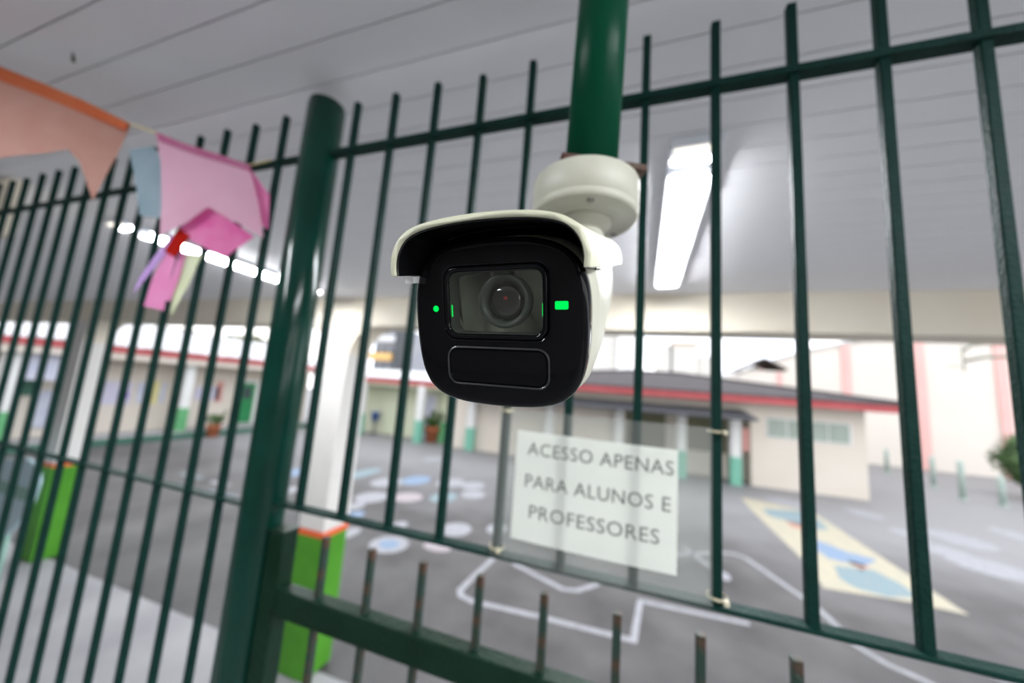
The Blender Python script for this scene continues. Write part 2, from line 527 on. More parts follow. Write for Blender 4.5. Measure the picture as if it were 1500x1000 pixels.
hp = [link('hinge', lathe([(0.009, z), (0.009, z + 0.07)], 16), M_gate, gate, True) for z in (0.35, 1.75)]
for h in hp:
    h.location = (-1.0185, 0, 0)

# ------------------------------------------------------------------ POLE AND SECURITY CAMERA
pole = thing('drop_pole', 'thick bright green round pole hanging above the security camera', 'pole', (-0.0555, 0.42, 2.965))
po = link('tube', lathe([(0.033, 0.0), (0.033, 0.520)], 40), M_pole, pole, True)
po.rotation_euler = (0, math.radians(1.5), 0)
fl = link('ceiling_flange', lathe([(0.06, 0.515), (0.06, 0.523)], 40), M_pole, pole, True)
fl.location = (0.0137, 0, 0)

secam = thing('security_camera', 'white bullet security camera with glossy black face and hood on a round mount', 'camera', (0, 0, 2.7))
CS = 0.85
CR = Matrix(((0.999, 0.043, -0.007), (-0.043, 0.959, -0.280), (-0.005, 0.280, 0.960)))
CT = Vector((-0.0884, 0.2151, 0.0564)) * 0.85
LOC = Matrix.Translation(CT) @ CR.to_4x4() @ Matrix.Scale(CS, 4)
def campart(name, bm, m, smooth=True, parent=None, mats=None):
    if name in ('housing', 'hood', 'hood_lining', 'hood_tab'):      # the barrel rises a little more than the face plate's normal
        for v in bm.verts:
            v.co.z += 0.082 * max(v.co.y, 0.0)
    bm.transform(LOC)
    o = link(name, bm, m, parent or secam, smooth, mats)
    return o

NA = 112
HALF = [(0.0, 0.0430), (0.012, 0.0429), (0.026, 0.0418), (0.040, 0.0385), (0.051, 0.0325), (0.0585, 0.0235), (0.0622, 0.013), (0.0636, 0.0), (0.0637, -0.014), (0.0630, -0.029),
        (0.0610, -0.044), (0.0570, -0.0560), (0.0495, -0.0645), (0.039, -0.0692), (0.026, -0.0715), (0.012, -0.0723), (0.0, -0.0725)]
OUT = [(x, z) for x, z in HALF] + [(-x, z) for x, z in HALF[-2:0:-1]]
def ray_poly(poly, cx, cz, n=NA):
    res = []
    for i in range(n):
        a = 2 * math.pi * (i + 0.5) / n
        dx, dz = math.cos(a), math.sin(a)
        best = None
        for (x1, z1), (x2, z2) in zip(poly, poly[1:] + poly[:1]):
            ex, ez = x2 - x1, z2 - z1
            den = dx * ez - dz * ex
            if abs(den) < 1e-12:
                continue
            t = ((x1 - cx) * ez - (z1 - cz) * ex) / den
            u = ((x1 - cx) * dz - (z1 - cz) * dx) / den
            if t > 0 and -1e-6 <= u <= 1 + 1e-6:
                best = t if best is None else max(best, t)
        res.append((cx + dx * best, cz + dz * best))
    return res
def rrect(w, h, r, cx=0.0, cz=0.0, seg=8):
    pts = []
    for qx, qz, a0 in ((1, 1, 0), (-1, 1, 90), (-1, -1, 180), (1, -1, 270)):
        for i in range(seg + 1):
            a = math.radians(a0 + 90 * i / seg)
            pts.append((cx + qx * (w - r) + r * math.cos(a), cz + qz * (h - r) + r * math.sin(a)))
    return pts
OUTL = ray_poly(OUT, 0, 0)
for _ in range(2):
    OUTL = [((OUTL[i - 1][0] + 2 * OUTL[i][0] + OUTL[(i + 1) % NA][0]) / 4, (OUTL[i - 1][1] + 2 * OUTL[i][1] + OUTL[(i + 1) % NA][1]) / 4) for i in range(NA)]
def ring(pts, y, s=1.0, dz=0.0, cz=-0.012):
    return [(x * s, y, (z - cz) * s + cz + dz) for x, z in pts]

# glossy black face with a bevelled rim and an opening for the lens window
WIN = ray_poly(rrect(0.0375, 0.0245, 0.0085), 0, 0)
WIN2 = ray_poly(rrect(0.0362, 0.0232, 0.0075), 0, 0)
WIN3 = ray_poly(rrect(0.0343, 0.0213, 0.0065), 0, 0)
bm = bmesh.new()
loft(bm, [ring(OUTL, 0.034, 0.96), ring(OUTL, 0.016, 0.995), ring(OUTL, 0.0060, 1.0), ring(OUTL, 0.0028, 0.992), ring(OUTL, 0.0009, 0.968), ring(OUTL, 0.0, 0.925),
          [(x * 1.10, -0.0002, z * 1.10) for x, z in WIN], [(x, 0.0004, z) for x, z in WIN], [(x, 0.0020, z) for x, z in WIN]], cap0=True, cap1=False)
face = campart('front_face', bm, M_gloss)
bm = bmesh.new()
loft(bm, [[(x * 0.998, 0.0022, z * 0.998) for x, z in WIN], [(x * 0.995, -0.0004, z * 0.995) for x, z in WIN], [(x, -0.0008, z) for x, z in WIN2], [(x, 0.0006, z) for x, z in WIN3], [(x, 0.0022, z) for x, z in WIN3]], cap0=False, cap1=False)
campart('window_frame', bm, M_gloss, True, face)
# lens chamber behind the window
bm = bmesh.new()
loft(bm, [[(x, 0.0022, z) for x, z in WIN3], [(x * 0.99, 0.0150, z * 0.99) for x, z in WIN3]], cap0=False, cap1=True)
campart('lens_chamber', bm, M_chamber, False, face)
bm = bmesh.new()
loft(bm, [[(x, 0.0010, z) for x, z in WIN3], [(x, 0.0018, z) for x, z in WIN3]])
campart('window_glass', bm, M_window, False, face)
def yl(prof, cx, cz, n=40, cap0=True, cap1=True):
    bm = bmesh.new()
    loft(bm, [[(cx + r * math.cos(2 * math.pi * i / n), y, cz + r * math.sin(2 * math.pi * i / n)) for i in range(n)] for r, y in prof], cap0, cap1)
    return bm
LX, LZ = 0.0052, 0.0008
lens = campart('lens', yl([(0.0185, 0.0149), (0.0185, 0.0060), (0.0178, 0.0048), (0.0160, 0.0048), (0.0135, 0.0100), (0.0130, 0.0125)], LX, LZ, cap1=False), M_lensring, True, secam)
campart('lens_glass', yl([(0.0133, 0.0110), (0.0115, 0.0088), (0.008, 0.0073), (0.004, 0.0066), (0.0008, 0.0064)], LX, LZ), M_lensglass, True, lens)
campart('lens_coating', yl([(0.0015, 0.0066), (0.0014, 0.0060), (0.0003, 0.0058)], LX + 0.0012, LZ + 0.0020, 16), M_lensred, True, lens)
# infrared window
IRP = rrect(0.0370, 0.0130, 0.0075, 0.0012, -0.0438)
IRI = rrect(0.0358, 0.0118, 0.0065, 0.0012, -0.0438)
IRJ = rrect(0.0352, 0.0112, 0.0060, 0.0012, -0.0438)
bm = bmesh.new()
loft(bm, [[(x, 0.0016, z) for x, z in IRP], [(x, -0.0003, z) for x, z in IRP], [(x, -0.0007, z) for x, z in IRI], [(x, 0.0001, z) for x, z in IRJ]], cap0=True, cap1=True)
campart('infrared_window', bm, M_ir, False, face)
IRO = rrect(0.0378, 0.0138, 0.0082, 0.0012, -0.0438)
bm = bmesh.new()
loft(bm, [[(x, 0.0016, z) for x, z in IRO], [(x, -0.0004, z) for x, z in IRO], [(x, -0.0009, z) for x, z in IRP], [(x, 0.0, z) for x, z in IRI]], cap0=False, cap1=False)
campart('infrared_frame', bm, M_edge, False, face)
# green lights
o = campart('green_light', yl([(0.0022, 0.0022), (0.0022, -0.0006), (0.0012, -0.0009)], -0.0445, -0.0037, 16), M_led, True, secam)
o['label'] = 'small round green light left of the lens'
bm = bmesh.new()
RL = rrect(0.0042, 0.0026, 0.0010, 0.0468, -0.0021, 4)
loft(bm, [[(x, 0.0022, z) for x, z in RL], [(x, -0.0007, z) for x, z in RL]])
o = campart('green_light', bm, M_led, False, secam)
o['label'] = 'wide green light right of the lens'
for sx, sy in ((-0.0335, -0.0055), (0.0335, -0.0050)):
    bm = bmesh.new()
    add_box(bm, sx - 0.0003, sx + 0.0003, 0.0030, 0.0038, sy - 0.0042, sy + 0.0042)
    campart('light_guide', bm, M_led, False, secam)

# white housing behind the face
bm = bmesh.new()
loft(bm, [ring(OUTL, 0.015, 0.960), ring(OUTL, 0.018, 1.000), ring(OUTL, 0.022, 1.020), ring(OUTL, 0.032, 1.038), ring(OUTL, 0.10, 1.0, 0.002), ring(OUTL, 0.18, 0.900, 0.004), ring(OUTL, 0.232, 0.86, 0.006), ring(OUTL, 0.250, 0.80, 0.006), ring(OUTL, 0.258, 0.66, 0.006)])
housing = campart('housing', bm, M_cream)

# hood over the face
VH = [(0.0672, 0.0192), (0.0675, 0.0262), (0.0658, 0.0345), (0.0612, 0.0420), (0.0545, 0.0475), (0.0450, 0.0508), (0.0330, 0.0528), (0.0170, 0.0541), (0.0, 0.0545)]
VO = VH + [(-x, z) for x, z in VH[-2::-1]]
def inset(poly, d):
    out = []
    n = len(poly)
    for i in range(n):
        a = Vector(poly[max(i - 1, 0)])
        b = Vector(poly[min(i + 1, n - 1)])
        t = (b - a).normalized()
        nn = Vector((-t[1], t[0]))
        out.append((poly[i][0] + nn[0] * d, poly[i][1] + nn[1] * d))
    return out
def smooth_open(p, it=1):
    for _ in range(it):
        q = [p[0]]
        for a, b in zip(p, p[1:]):
            q.append((a[0] * 0.75 + b[0] * 0.25, a[1] * 0.75 + b[1] * 0.25))
            q.append((a[0] * 0.25 + b[0] * 0.75, a[1] * 0.25 + b[1] * 0.75))
        q.append(p[-1])
        p = q
    return p
VO = smooth_open(VO, 2)
VI = inset(VO, 0.0036)
VJ = inset(VO, 0.0009)
def vis(y, poly, s=1.0):
    return [(x * s, y, z) for x, z in poly]
def hood(y0, y1, A, B, mrim):
    bm = bmesh.new()
    cs = []
    for y in (y0, y0 + 0.002, 0.06, 0.14, y1 - 0.006, y1):
        s = 1.0 if y > y0 + 0.001 else 0.995
        dz = -0.0015 if y >= y1 - 0.001 else 0.0
        cs.append([(x * s, y, z + dz) for x, z in A] + [(x, y, z) for x, z in reversed(B)])
    loft(bm, cs)
    return bm
visor = campart('hood', hood(-0.0185, 0.205, VO, VI, None), M_rim)
campart('hood_lining', hood(-0.0170, 0.030, inset(VO, 0.0037), inset(VO, 0.0046), None), M_black, True, visor)
# small clear lip under the left end of the hood
bm = bmesh.new()
add_box(bm, -0.0655, -0.0585, -0.006, 0.030, 0.0145, 0.0192)
campart('hood_tab', bm, M_white, False, visor)

# round ceiling mount: base cup, rusty plate, screws, neck, ball joint
bx, by = -0.0605, 0.420
def at_mount(name, bm, m, z, parent=None, smooth=True, dx=0, dy=0):
    bm.transform(Matrix.Translation((bx + dx, by + dy, z)))
    return link(name, bm, m, parent or secam, smooth)
base = at_mount('mount_base', lathe([(0.060, 0.0455), (0.0640, 0.0455), (0.0648, 0.0440), (0.0650, 0.0105), (0.0642, 0.0098), (0.0642, 0.0088), (0.0648, 0.0080), (0.0645, 0.0030), (0.0615, 0.0), (0.045, -0.0004), (0.0445, -0.0016), (0.034, -0.0024)], 64), M_cream, 0.2125)
for a in (50, 170, 285):
    at_mount('screw', lathe([(0.0042, 0.0004), (0.0042, -0.0018), (0.0030, -0.0024)], 16), M_screw, 0.2125, base, True, 0.053 * math.cos(math.radians(a)), 0.053 * math.sin(math.radians(a)))
pl = box(-0.0505, 0.0505, -0.0505, 0.0505, 0, 0.008, 0.0015)
pl.transform(Matrix.Rotation(math.radians(25), 4, 'Z'))
at_mount('mounting_plate', pl, M_rustplate, 0.2585, None, False, 0.006, 0.004)
at_mount('mount_neck', lathe([(0.034, 0.0), (0.0335, -0.004), (0.027, -0.008), (0.0255, -0.012)], 48), M_cream, 0.2105)
bm = bmesh.new()
bmesh.ops.create_uvsphere(bm, u_segments=32, v_segments=20, radius=0.0265)
at_mount('ball_joint', bm, M_cream, 0.186)
bm = tube(bmesh.new(), [(0, 0, 0), (-0.003, -0.004, -0.022), (-0.006, -0.008, -0.045)], 0.0215, 24)
at_mount('bracket_arm', bm, M_cream, 0.184)
gl = tube(bmesh.new(), [(-0.052, 0.016, 0.014), (-0.076, 0.023, 0.014), (-0.082, 0.025, 0.014)], 0.0125, 20, [1, 1, 0.8])
at_mount('cable_gland', gl, M_cream, 0.2145)

# ------------------------------------------------------------------ SIGN ON THE BARS
SY = 0.6495
sign = thing('sign', 'white paper access notice in a clear plastic sleeve tied to the bars', 'sign', (-0.06, SY, 2.53))
def bent(x0, x1, z0, z1, y0, thick, bow, n=16, tilt=0.0):
    bm = bmesh.new()
    loops = []
    for i in range(n + 1):
        u = i / n
        x = x0 + (x1 - x0) * u
        yy = y0 - bow * math.sin(math.pi * u)
        dz = tilt * (x - x0)
        loops.append([(x, yy, z0 + dz), (x, yy + thick, z0 + dz), (x, yy + thick, z1 + dz), (x, yy, z1 + dz)])
    loft(bm, loops)
    return bm
link('sleeve', bent(-0.172, 0.186, -0.130, 0.133, 0.0035, 0.0005, 0.004), M_sleeve, sign)
link('sleeve', bent(-0.172, 0.186, -0.130, 0.133, -0.0015, 0.0005, 0.004), M_sleeve, sign)
paper = link('paper', bent(-0.136, 0.137, -0.093, 0.096, 0.0010, 0.0003, 0.004, 16, -0.012), M_paper, sign)
def words(txt, x0, x1, z0, h):
    cu = bpy.data.curves.new('lettering', 'FONT')
    cu.body = txt
    cu.size = 0.03
    cu.resolution_u = 3
    cu.space_character = 1.06
    tmp = bpy.data.objects.new('tmp', cu)
    C.objects.link(tmp)
    dg = bpy.context.evaluated_depsgraph_get()
    me = bpy.data.meshes.new_from_object(tmp.evaluated_get(dg))
    bpy.data.objects.remove(tmp)
    xs = [v.co.x for v in me.vertices]
    ys = [v.co.y for v in me.vertices]
    ax, bxx, ay, byy = min(xs), max(xs), min(ys), max(ys)
    for v in me.vertices:
        u = (v.co.x - ax) / (bxx - ax)
        w = (v.co.y - ay) / (byy - ay)
        x = x0 + (x1 - x0) * u
        uu = (x + 0.136) / 0.273
        v.co = (x, 0.0005 - 0.004 * math.sin(math.pi * uu), z0 + h * w - 0.012 * (x + 0.136))
    me.materials.clear()
    me.materials.append(M_ink)
    o = bpy.data.objects.new('lettering', me)
    C.objects.link(o)
    o.parent = paper
    return o
words('ACESSO APENAS', *[-0.114, 0.131, 0.0552, 0.0225])
words('PARA ALUNOS E', *[-0.115, 0.127, -0.0013, 0.0225])
words('PROFESSORES', *[-0.104, 0.111, -0.0528, 0.0225])
for tx, tz in ((-0.165, 0.130), (0.195, 0.128), (-0.165, -0.118), (0.195, -0.118)):
    bm = bmesh.new()
    n = 20
    loft(bm, [[(tx + (0.0135 + dr) * math.cos(2 * math.pi * i / n), 0.0145 + (0.0135 + dr) * math.sin(2 * math.pi * i / n), tz + dz) for i in range(n)] for dr, dz in ((0, -0.002), (0.001, -0.002), (0.001, 0.002), (0, 0.002), (0, -0.002))], False, False)
    add_box(bm, tx + 0.006, tx + 0.012, -0.006, 0.003, tz - 0.003, tz + 0.003)
    link('cable_tie', bm, M_tie, sign)

# ------------------------------------------------------------------ BUNTING
bunt = thing('bunting', 'festive bunting cord with peach and pink notched cloth flags tied to the left fence rail', 'bunting', [-0.979, 0.6, 3.236])
def rel(pts):
    o = bunt.location
    return [(p[0] - o[0], p[1] - o[1], p[2] - o[2]) for p in pts]
link('cord', tube(bmesh.new(), rel([[-1.7686, 0.261, 3.5131], [-1.6715, 0.3027, 3.4709], [-1.5734, 0.3448, 3.4265], [-1.4781, 0.3857, 3.3972], [-1.3812, 0.4274, 3.3639], [-1.2683, 0.4758, 3.3148], [-1.204, 0.5034, 3.2993], [-1.1348, 0.5331, 3.2764], [-1.0533, 0.5681, 3.2571], [-0.9791, 0.6, 3.2385], [-0.967, 0.645, 3.283]]), 0.0022, 8), M_string, bunt, True)
def flag(name, pts, m, wave=0.004, label=None, phase=0.0):
    o = link(name, sheet(rel(pts), 0.0008, wave, 16, 3, phase), m, bunt)
    if label:
        o['label'] = label
    return o
f1 = flag('flag', [[-1.6644, 0.3014, 3.4676], [-1.5663, 0.3435, 3.4214], [-1.4714, 0.3843, 3.3923], [-1.3749, 0.4257, 3.3591], [-1.2625, 0.4739, 3.3103], [-1.2784, 0.4671, 3.2108], [-1.2999, 0.4579, 3.0933], [-1.344, 0.439, 3.1897], [-1.3767, 0.4249, 3.2209], [-1.4307, 0.4017, 3.1995], [-1.5118, 0.3669, 3.1762], [-1.5903, 0.3332, 3.1498]], M_peach, 0.004, 'peach cloth flag with a notched lower edge')
h1 = link('hem', sheet(rel([[-1.6564, 0.2994, 3.4673], [-1.5592, 0.3411, 3.4233], [-1.4643, 0.3819, 3.3924], [-1.3683, 0.4231, 3.3594], [-1.2565, 0.4711, 3.3108], [-1.2647, 0.4676, 3.29], [-1.3643, 0.4248, 3.3247], [-1.4567, 0.3851, 3.3563], [-1.5507, 0.3448, 3.3853], [-1.6475, 0.3032, 3.4292]]), 0.004, 0.0), M_peachhem, f1)
f2 = flag('flag', [[-1.1985, 0.5014, 3.2948], [-1.1297, 0.531, 3.272], [-1.0485, 0.5658, 3.2528], [-0.9746, 0.5975, 3.2342], [-0.9383, 0.6131, 3.1288], [-0.9161, 0.6226, 3.0428], [-0.9816, 0.5946, 3.0758], [-1.048, 0.566, 3.1066], [-1.0921, 0.5471, 3.0523], [-1.1372, 0.5277, 3.019], [-1.1487, 0.5228, 3.1006], [-1.1714, 0.5131, 3.2113]], M_pink, 0.004, 'pale pink cloth flag with a notched lower edge')
link('hem', sheet(rel([[-1.1928, 0.4984, 3.2954], [-1.1243, 0.5278, 3.2728], [-1.0435, 0.5625, 3.2537], [-0.97, 0.5941, 3.2352], [-0.9658, 0.5959, 3.2182], [-1.0404, 0.5638, 3.2346], [-1.121, 0.5292, 3.2537], [-1.1827, 0.5027, 3.2735]]), 0.004, 0.0), M_pinkhem, f2)
flag('flag', [[-1.2712, 0.4876, 3.2513], [-1.2155, 0.5115, 3.2677], [-1.1884, 0.5232, 3.2205], [-1.1594, 0.5356, 3.1087], [-1.1648, 0.5333, 3.0702], [-1.2171, 0.5108, 3.0746], [-1.2395, 0.5012, 3.155]], M_blue, 0.003, 'pale blue cloth flag hanging behind the pink one')
flag('flag', [[-1.065, 0.574, 3.1202], [-0.9487, 0.6239, 3.0475], [-1.0038, 0.6002, 2.981], [-1.1226, 0.5492, 3.0333]], M_magenta, 0.004, 'bright magenta cloth flag folded below the pink one')
flag('flag', [[-0.9868, 0.6075, 3.2366], [-0.9315, 0.6313, 3.1674], [-0.9207, 0.6359, 3.072], [-0.9484, 0.624, 3.0876]], M_magenta, 0.002, 'bright magenta cloth corner right of the pink flag')
flag('ribbon', [[-1.1124, 0.5471, 3.0483], [-1.0835, 0.5595, 3.0297], [-1.1076, 0.5492, 2.968], [-1.1324, 0.5385, 2.9815]], M_red, 0.001, 'short red ribbon')
flag('ribbon', [[-1.136, 0.5457, 3.0271], [-1.1165, 0.554, 3.0202], [-1.1498, 0.5397, 2.9519], [-1.192, 0.5216, 2.8665], [-1.1856, 0.5244, 2.9117]], M_lilac, 0.003, 'narrow lilac ribbon')
flag('ribbon', [[-1.1408, 0.5458, 2.9812], [-1.1167, 0.5561, 2.973], [-1.1173, 0.5558, 2.9074], [-1.1173, 0.5559, 2.8308], [-1.1643, 0.5357, 2.8383], [-1.1589, 0.538, 2.9064]], M_pinkrib, 0.003, 'long pink ribbon')
flag('ribbon', [[-1.1126, 0.5579, 2.9846], [-1.0962, 0.5649, 2.9865], [-1.0988, 0.5638, 2.9131], [-1.1067, 0.5604, 2.8549], [-1.1233, 0.5533, 2.8567], [-1.1151, 0.5568, 2.9203]], M_pinkrib, 0.003, 'shorter pink ribbon')
flag('ribbon', [[-1.1023, 0.5666, 2.9875], [-1.0656, 0.5824, 2.9882], [-1.0811, 0.5758, 2.8983], [-1.1032, 0.5663, 2.8173], [-1.1108, 0.563, 2.9041]], M_yellow, 0.003, 'pale yellow ribbon')

# ------------------------------------------------------------------ CEILING LUMINAIRES
def luminaire(x, label, y=1.82):
    t = thing('luminaire', label, 'light', (x, y, 3.49))
    link('housing', box(-0.075, 0.075, -0.75, 0.66, -0.028, 0.0, 0.004), M_lightbody, t)
    bm = bmesh.new()
    pr = [(-0.058, -0.028), (-0.058, -0.034), (-0.050, -0.041), (-0.018, -0.0445), (0.018, -0.0445), (0.050, -0.041), (0.058, -0.034), (0.058, -0.028)]
    loft(bm, [[(px, yy, pz) for px, pz in pr] for yy in (-0.60, 0.64)])
    link('diffuser', bm, M_tube, t)
    for yy, m, n in ((-0.672, M_tube, 5), (-0.728, M_tubedim, 9)):
        bm = bmesh.new()
        for i in range(n):
            cx = -0.052 + 0.104 * i / (n - 1)
            add_box(bm, cx - 0.045 / n, cx + 0.045 / n, yy - 0.009, yy + 0.009, -0.034, -0.0285)
        link('lamp_strip', bm, m, t)
    link('end_cap', box(-0.066, 0.066, 0.64, 0.652, -0.0455, -0.028, 0.003), M_lightbody, t)
    link('end_cap', box(-0.066, 0.066, -0.612, -0.60, -0.0455, -0.028, 0.003), M_lightbody, t)
    return t
luminaire(0.192, 'lit ceiling luminaire right of the security camera').rotation_euler = (0, 0, math.radians(-1.8))
luminaire(-2.80, 'lit ceiling luminaire at left behind the bunting')
luminaire(1.15, 'added out-of-view fill luminaire overhead beside the gate, right of the security camera', -0.45)  # fill lamp added outside the frame to brighten the camera's right side
luminaire(-1.4, 'added out-of-view fill luminaire overhead on the walkway before the left fence', -0.85)  # extra unseen lamp, added to lift the ceiling, flags and columns
jb = thing('junction_box', 'small cream ceiling box at the far upper left behind the fence tops', 'box', (-2.91, 0.725, 3.49))
link('body', box(-0.20, 0.20, -0.03, 0.03, -0.27, 0.0, 0.008), M_beam, jb)
link('lid', box(-0.185, 0.185, -0.036, -0.03, -0.255, -0.015, 0.002), M_beam, jb)

# ------------------------------------------------------------------ GROUND PAINT (thin coats on the asphalt, parts of the ground)
def disc(name, x, y, rx, ry, m, z=0.002):
    bm = bmesh.new()
    n = 36
    loft(bm, [[(x + rx * math.cos(2 * math.pi * i / n), y + ry * math.sin(2 * math.pi * i / n), zz) for i in range(n)] for zz in (0.0, z)])
    return link(name, bm, m, ground)
PAINT = {'w': M_paintwhite, 'b': M_paintblue, 'c': M_paintcyan, 'p': M_paintpink}
for i, (x, y, rx, ry, c) in enumerate([[-8.68, 7.819, 0.3309, 0.6312, 'b'], [-7.479, 6.487, 0.2493, 0.4438, 'w'], [-7.221, 8.708, 0.2893, 0.8705, 'c'], [-6.088, 8.445, 0.3824, 0.4753, 'w'], [-5.578, 9.059, 0.3522, 0.5065, 'b'], [-4.665, 9.352, 0.3606, 0.4945, 'w'], [-4.025, 9.46, 0.3054, 0.4117, 'w'], [-3.688, 8.715, 0.2969, 0.3469, 'w'], [-5.575, 7.235, 0.3423, 0.4102, 'w'], [-4.909, 7.664, 0.343, 0.3646, 'p'], [-4.198, 8.122, 0.2944, 0.4277, 'c'], [-5.473, 6.578, 0.1635, 0.2652, 'w'], [-5.121, 6.131, 0.1648, 0.2676, 'b'], [-4.598, 5.441, 0.1457, 0.2707, 'w'], [-4.069, 6.135, 0.1487, 0.2331, 'w'], [-3.051, 6.528, 0.283, 0.3269, 'w'], [-2.377, 6.95, 0.1888, 0.2725, 'w'], [-2.987, 5.705, 0.2474, 0.1537, 'p'], [-6.676, 11.836, 0.2957, 0.4815, 'w'], [6.377, 11.519, 0.2917, 0.4541, 'w'], [6.39, 10.599, 0.4449, 0.4464, 'w'], [7.434, 11.799, 0.5497, 0.6387, 'w'], [6.678, 9.907, 0.6009, 0.5554, 'w'], [9.355, 13.044, 0.3783, 0.6888, 'w'], [6.304, 13.124, 0.4004, 0.4962, 'w'], [4.471, 13.157, 0.4626, 0.5019, 'w'], [1.511, 6.97, 0.097, 0.1617, 'w']]):
    disc('painted_disc', x, y, rx, ry, PAINT[c], 0.0015 + 0.0001 * i)
for x, y, r in [[-3.726, 5.421, 0.3173]]:
    disc('painted_disc', x, y, r, r, M_paintwhite)
    disc('painted_disc', x, y, r * 0.55, r * 0.5, M_paintblue, 0.004)
def stroke(pts, w):
    bm = bmesh.new()
    P = [Vector((p[0], p[1], 0)) for p in pts]
    L, R_ = [], []
    for i, p in enumerate(P):
        d = (P[min(i + 1, len(P) - 1)] - P[max(i - 1, 0)]).normalized()
        if 0 < i < len(P) - 1:
            d0 = (p - P[i - 1]).normalized()
            d1 = (P[i + 1] - p).normalized()
            k = max(0.45, math.sqrt(max(0.0, (1 + d0.dot(d1)) / 2)))
        else:
            k = 1.0
        n = Vector((-d.y, d.x, 0)) * w / 2 / k
        L.append(p + n)
        R_.append(p - n)
    loops = [[(a.x, a.y, 0.0), (b.x, b.y, 0.0), (b.x, b.y, 0.003), (a.x, a.y, 0.003)] for a, b in zip(L, R_)]
    loft(bm, loops)
    return link('painted_line', bm, M_paintwhite, ground)
for pts in [[[-1.977, 6.048], [-2.058, 5.05], [-2.074, 4.737], [-2.01, 4.628], [-1.84, 4.578], [-0.93, 4.651], [0.12, 4.698], [0.216, 5.581], [1.514, 5.668]], [[-1.658, 5.769], [-1.186, 5.555], [-0.802, 5.387], [-0.62, 5.44], [-0.349, 5.769]], [[0.804, 7.417], [1.687, 7.979], [1.911, 8.036], [2.071, 7.941], [2.568, 6.585], [2.61, 6.2], [2.635, 5.763], [2.791, 5.523], [3.017, 5.39], [3.234, 5.182]], [[3.782, 5.843], [4.042, 5.76]], [[1.034, 7.916], [1.425, 7.118]]]:
    stroke(pts, 0.085)
mur = link('painted_mural', prism(bmesh.new(), [[3.266, 12.927], [3.714, 12.828], [4.848, 12.31], [4.688, 7.38], [4.102, 7.438], [2.95, 7.293], [3.105, 8.035], [3.172, 11.795]], 0.0, 0.002), M_paintyellow, ground)
def blob(pts, m, z):
    link('mural_patch', prism(bmesh.new(), pts, 0.0, z), m, mur)
for pts, c in [([[3.534, 11.888], [4.48, 12.275], [4.646, 11.559], [4.53, 10.796], [4.129, 10.614], [3.736, 11.026], [3.441, 11.233]], 'c'), ([[3.736, 11.026], [4.163, 10.87], [4.003, 10.363], [3.69, 10.503]], 'r'), ([[3.88, 9.836], [4.185, 9.347], [4.574, 9.169], [4.105, 8.633], [3.65, 8.744], [3.593, 9.097]], 'b'), ([[3.58, 8.417], [4.209, 8.55], [4.355, 8.059], [4.266, 7.655], [3.816, 7.454], [3.453, 7.565], [3.402, 7.883]], 'c'), ([[3.953, 8.843], [4.236, 8.701], [3.96, 8.396]], 'r')]:
    blob(pts, {'b': M_paintblue, 'c': M_paintcyan, 'r': M_paintred, 'w': M_paintwhite}[c], 0.0035)
for x0, x1, y0, y1, c in [[-11.235, -10.332, 5.552, 5.586, 'y'], [-10.576, -9.519, 5.634, 5.749, 'b'], [-9.435, -8.384, 5.538, 5.692, 'p'], [-8.726, -7.868, 5.649, 5.785, 'b'], [-7.795, -7.303, 5.592, 5.696, 'w'], [-10.595, -9.788, 6.22, 6.314, 'c'], [-9.384, -8.776, 6.143, 6.278, 'w']]:
    link('painted_square', box(x0, x1, y0, y1, 0.0, 0.0025), {'y': M_paintyellow, 'b': M_paintblue, 'p': M_paintpink, 'w': M_paintwhite, 'c': M_paintcyan}[c], ground)

# ------------------------------------------------------------------ LEFT BUILDING (long side faces the yard)
lb = thing('school_building', 'long low school wing on the left with red fascia and white metal roof', 'building', (-17.0, 9.0, 0))
def lbp(name, x0, x1, y0, y1, z0, z1, m, parent=None, bev=0.0):
    return link(name, box(x0 + 17.0, x1 + 17.0, y0 - 9.0, y1 - 9.0, z0, z1, bev), m, parent or lb)
lbp('wall', -24, -17.0, 2.5, 15.4, 0.2, 3.0, M_wallleft)
lbp('veranda', -17.0, -15.7, 2.5, 15.0, 0.0, 0.2, M_concrete)
lbp('kerb', -15.72, -15.62, 2.5, 15.0, 0.0, 0.19, M_kerb)
lbp('fascia', -15.93, -15.85, 2.3, 15.2, 2.93, 3.14, M_fascia)
lbp('soffit', -17.0, -15.9, 2.3, 15.2, 2.72, 2.93, M_wallleft)
bm = bmesh.new()
nn_ = 60
for i in range(nn_):
    y0 = 2.2 + 13.1 * i / nn_ - 9.0
    y1 = y0 + 13.1 / nn_
    loft(bm, [[(1.2, y0, 3.16), (1.2, y1 - 0.05, 3.16), (1.2, y1 - 0.05, 3.20), (1.2, y0, 3.20)], [(-2.0, y0, 4.13), (-2.0, y1 - 0.05, 4.13), (-2.0, y1 - 0.05, 4.17), (-2.0, y0, 4.17)], [(-7.2, y0, 4.12), (-7.2, y1 - 0.05, 4.12), (-7.2, y1 - 0.05, 4.16), (-7.2, y0, 4.16)]])
add_box(bm, -7.2, 1.1, -6.8, 6.3, 3.0, 3.15)
link('roof', bm, M_metalroof, lb)
for py in (9.25, 13.6, 5.0):
    pb = lbp('pillar', -16.45, -16.15, py - 0.15, py + 0.15, 1.06, 2.72, M_white)
    lbp('dado', -16.46, -16.14, py - 0.16, py + 0.16, 0.2, 1.06, M_dadogreen, pb)
dr = lbp('door_frame', -17.0, -16.96, 11.55, 12.62, 0.2, 2.2, M_white)
df = lbp('door', -16.97, -16.93, 11.72, 12.45, 0.25, 2.08, M_door, dr, 0.005)
lbp('door_pane', -16.94, -16.92, 11.92, 12.25, 1.35, 1.9, M_darkpane, dr)
lbp('door_handle', -16.93, -16.89, 11.80, 11.84, 1.08, 1.22, M_screw, dr)
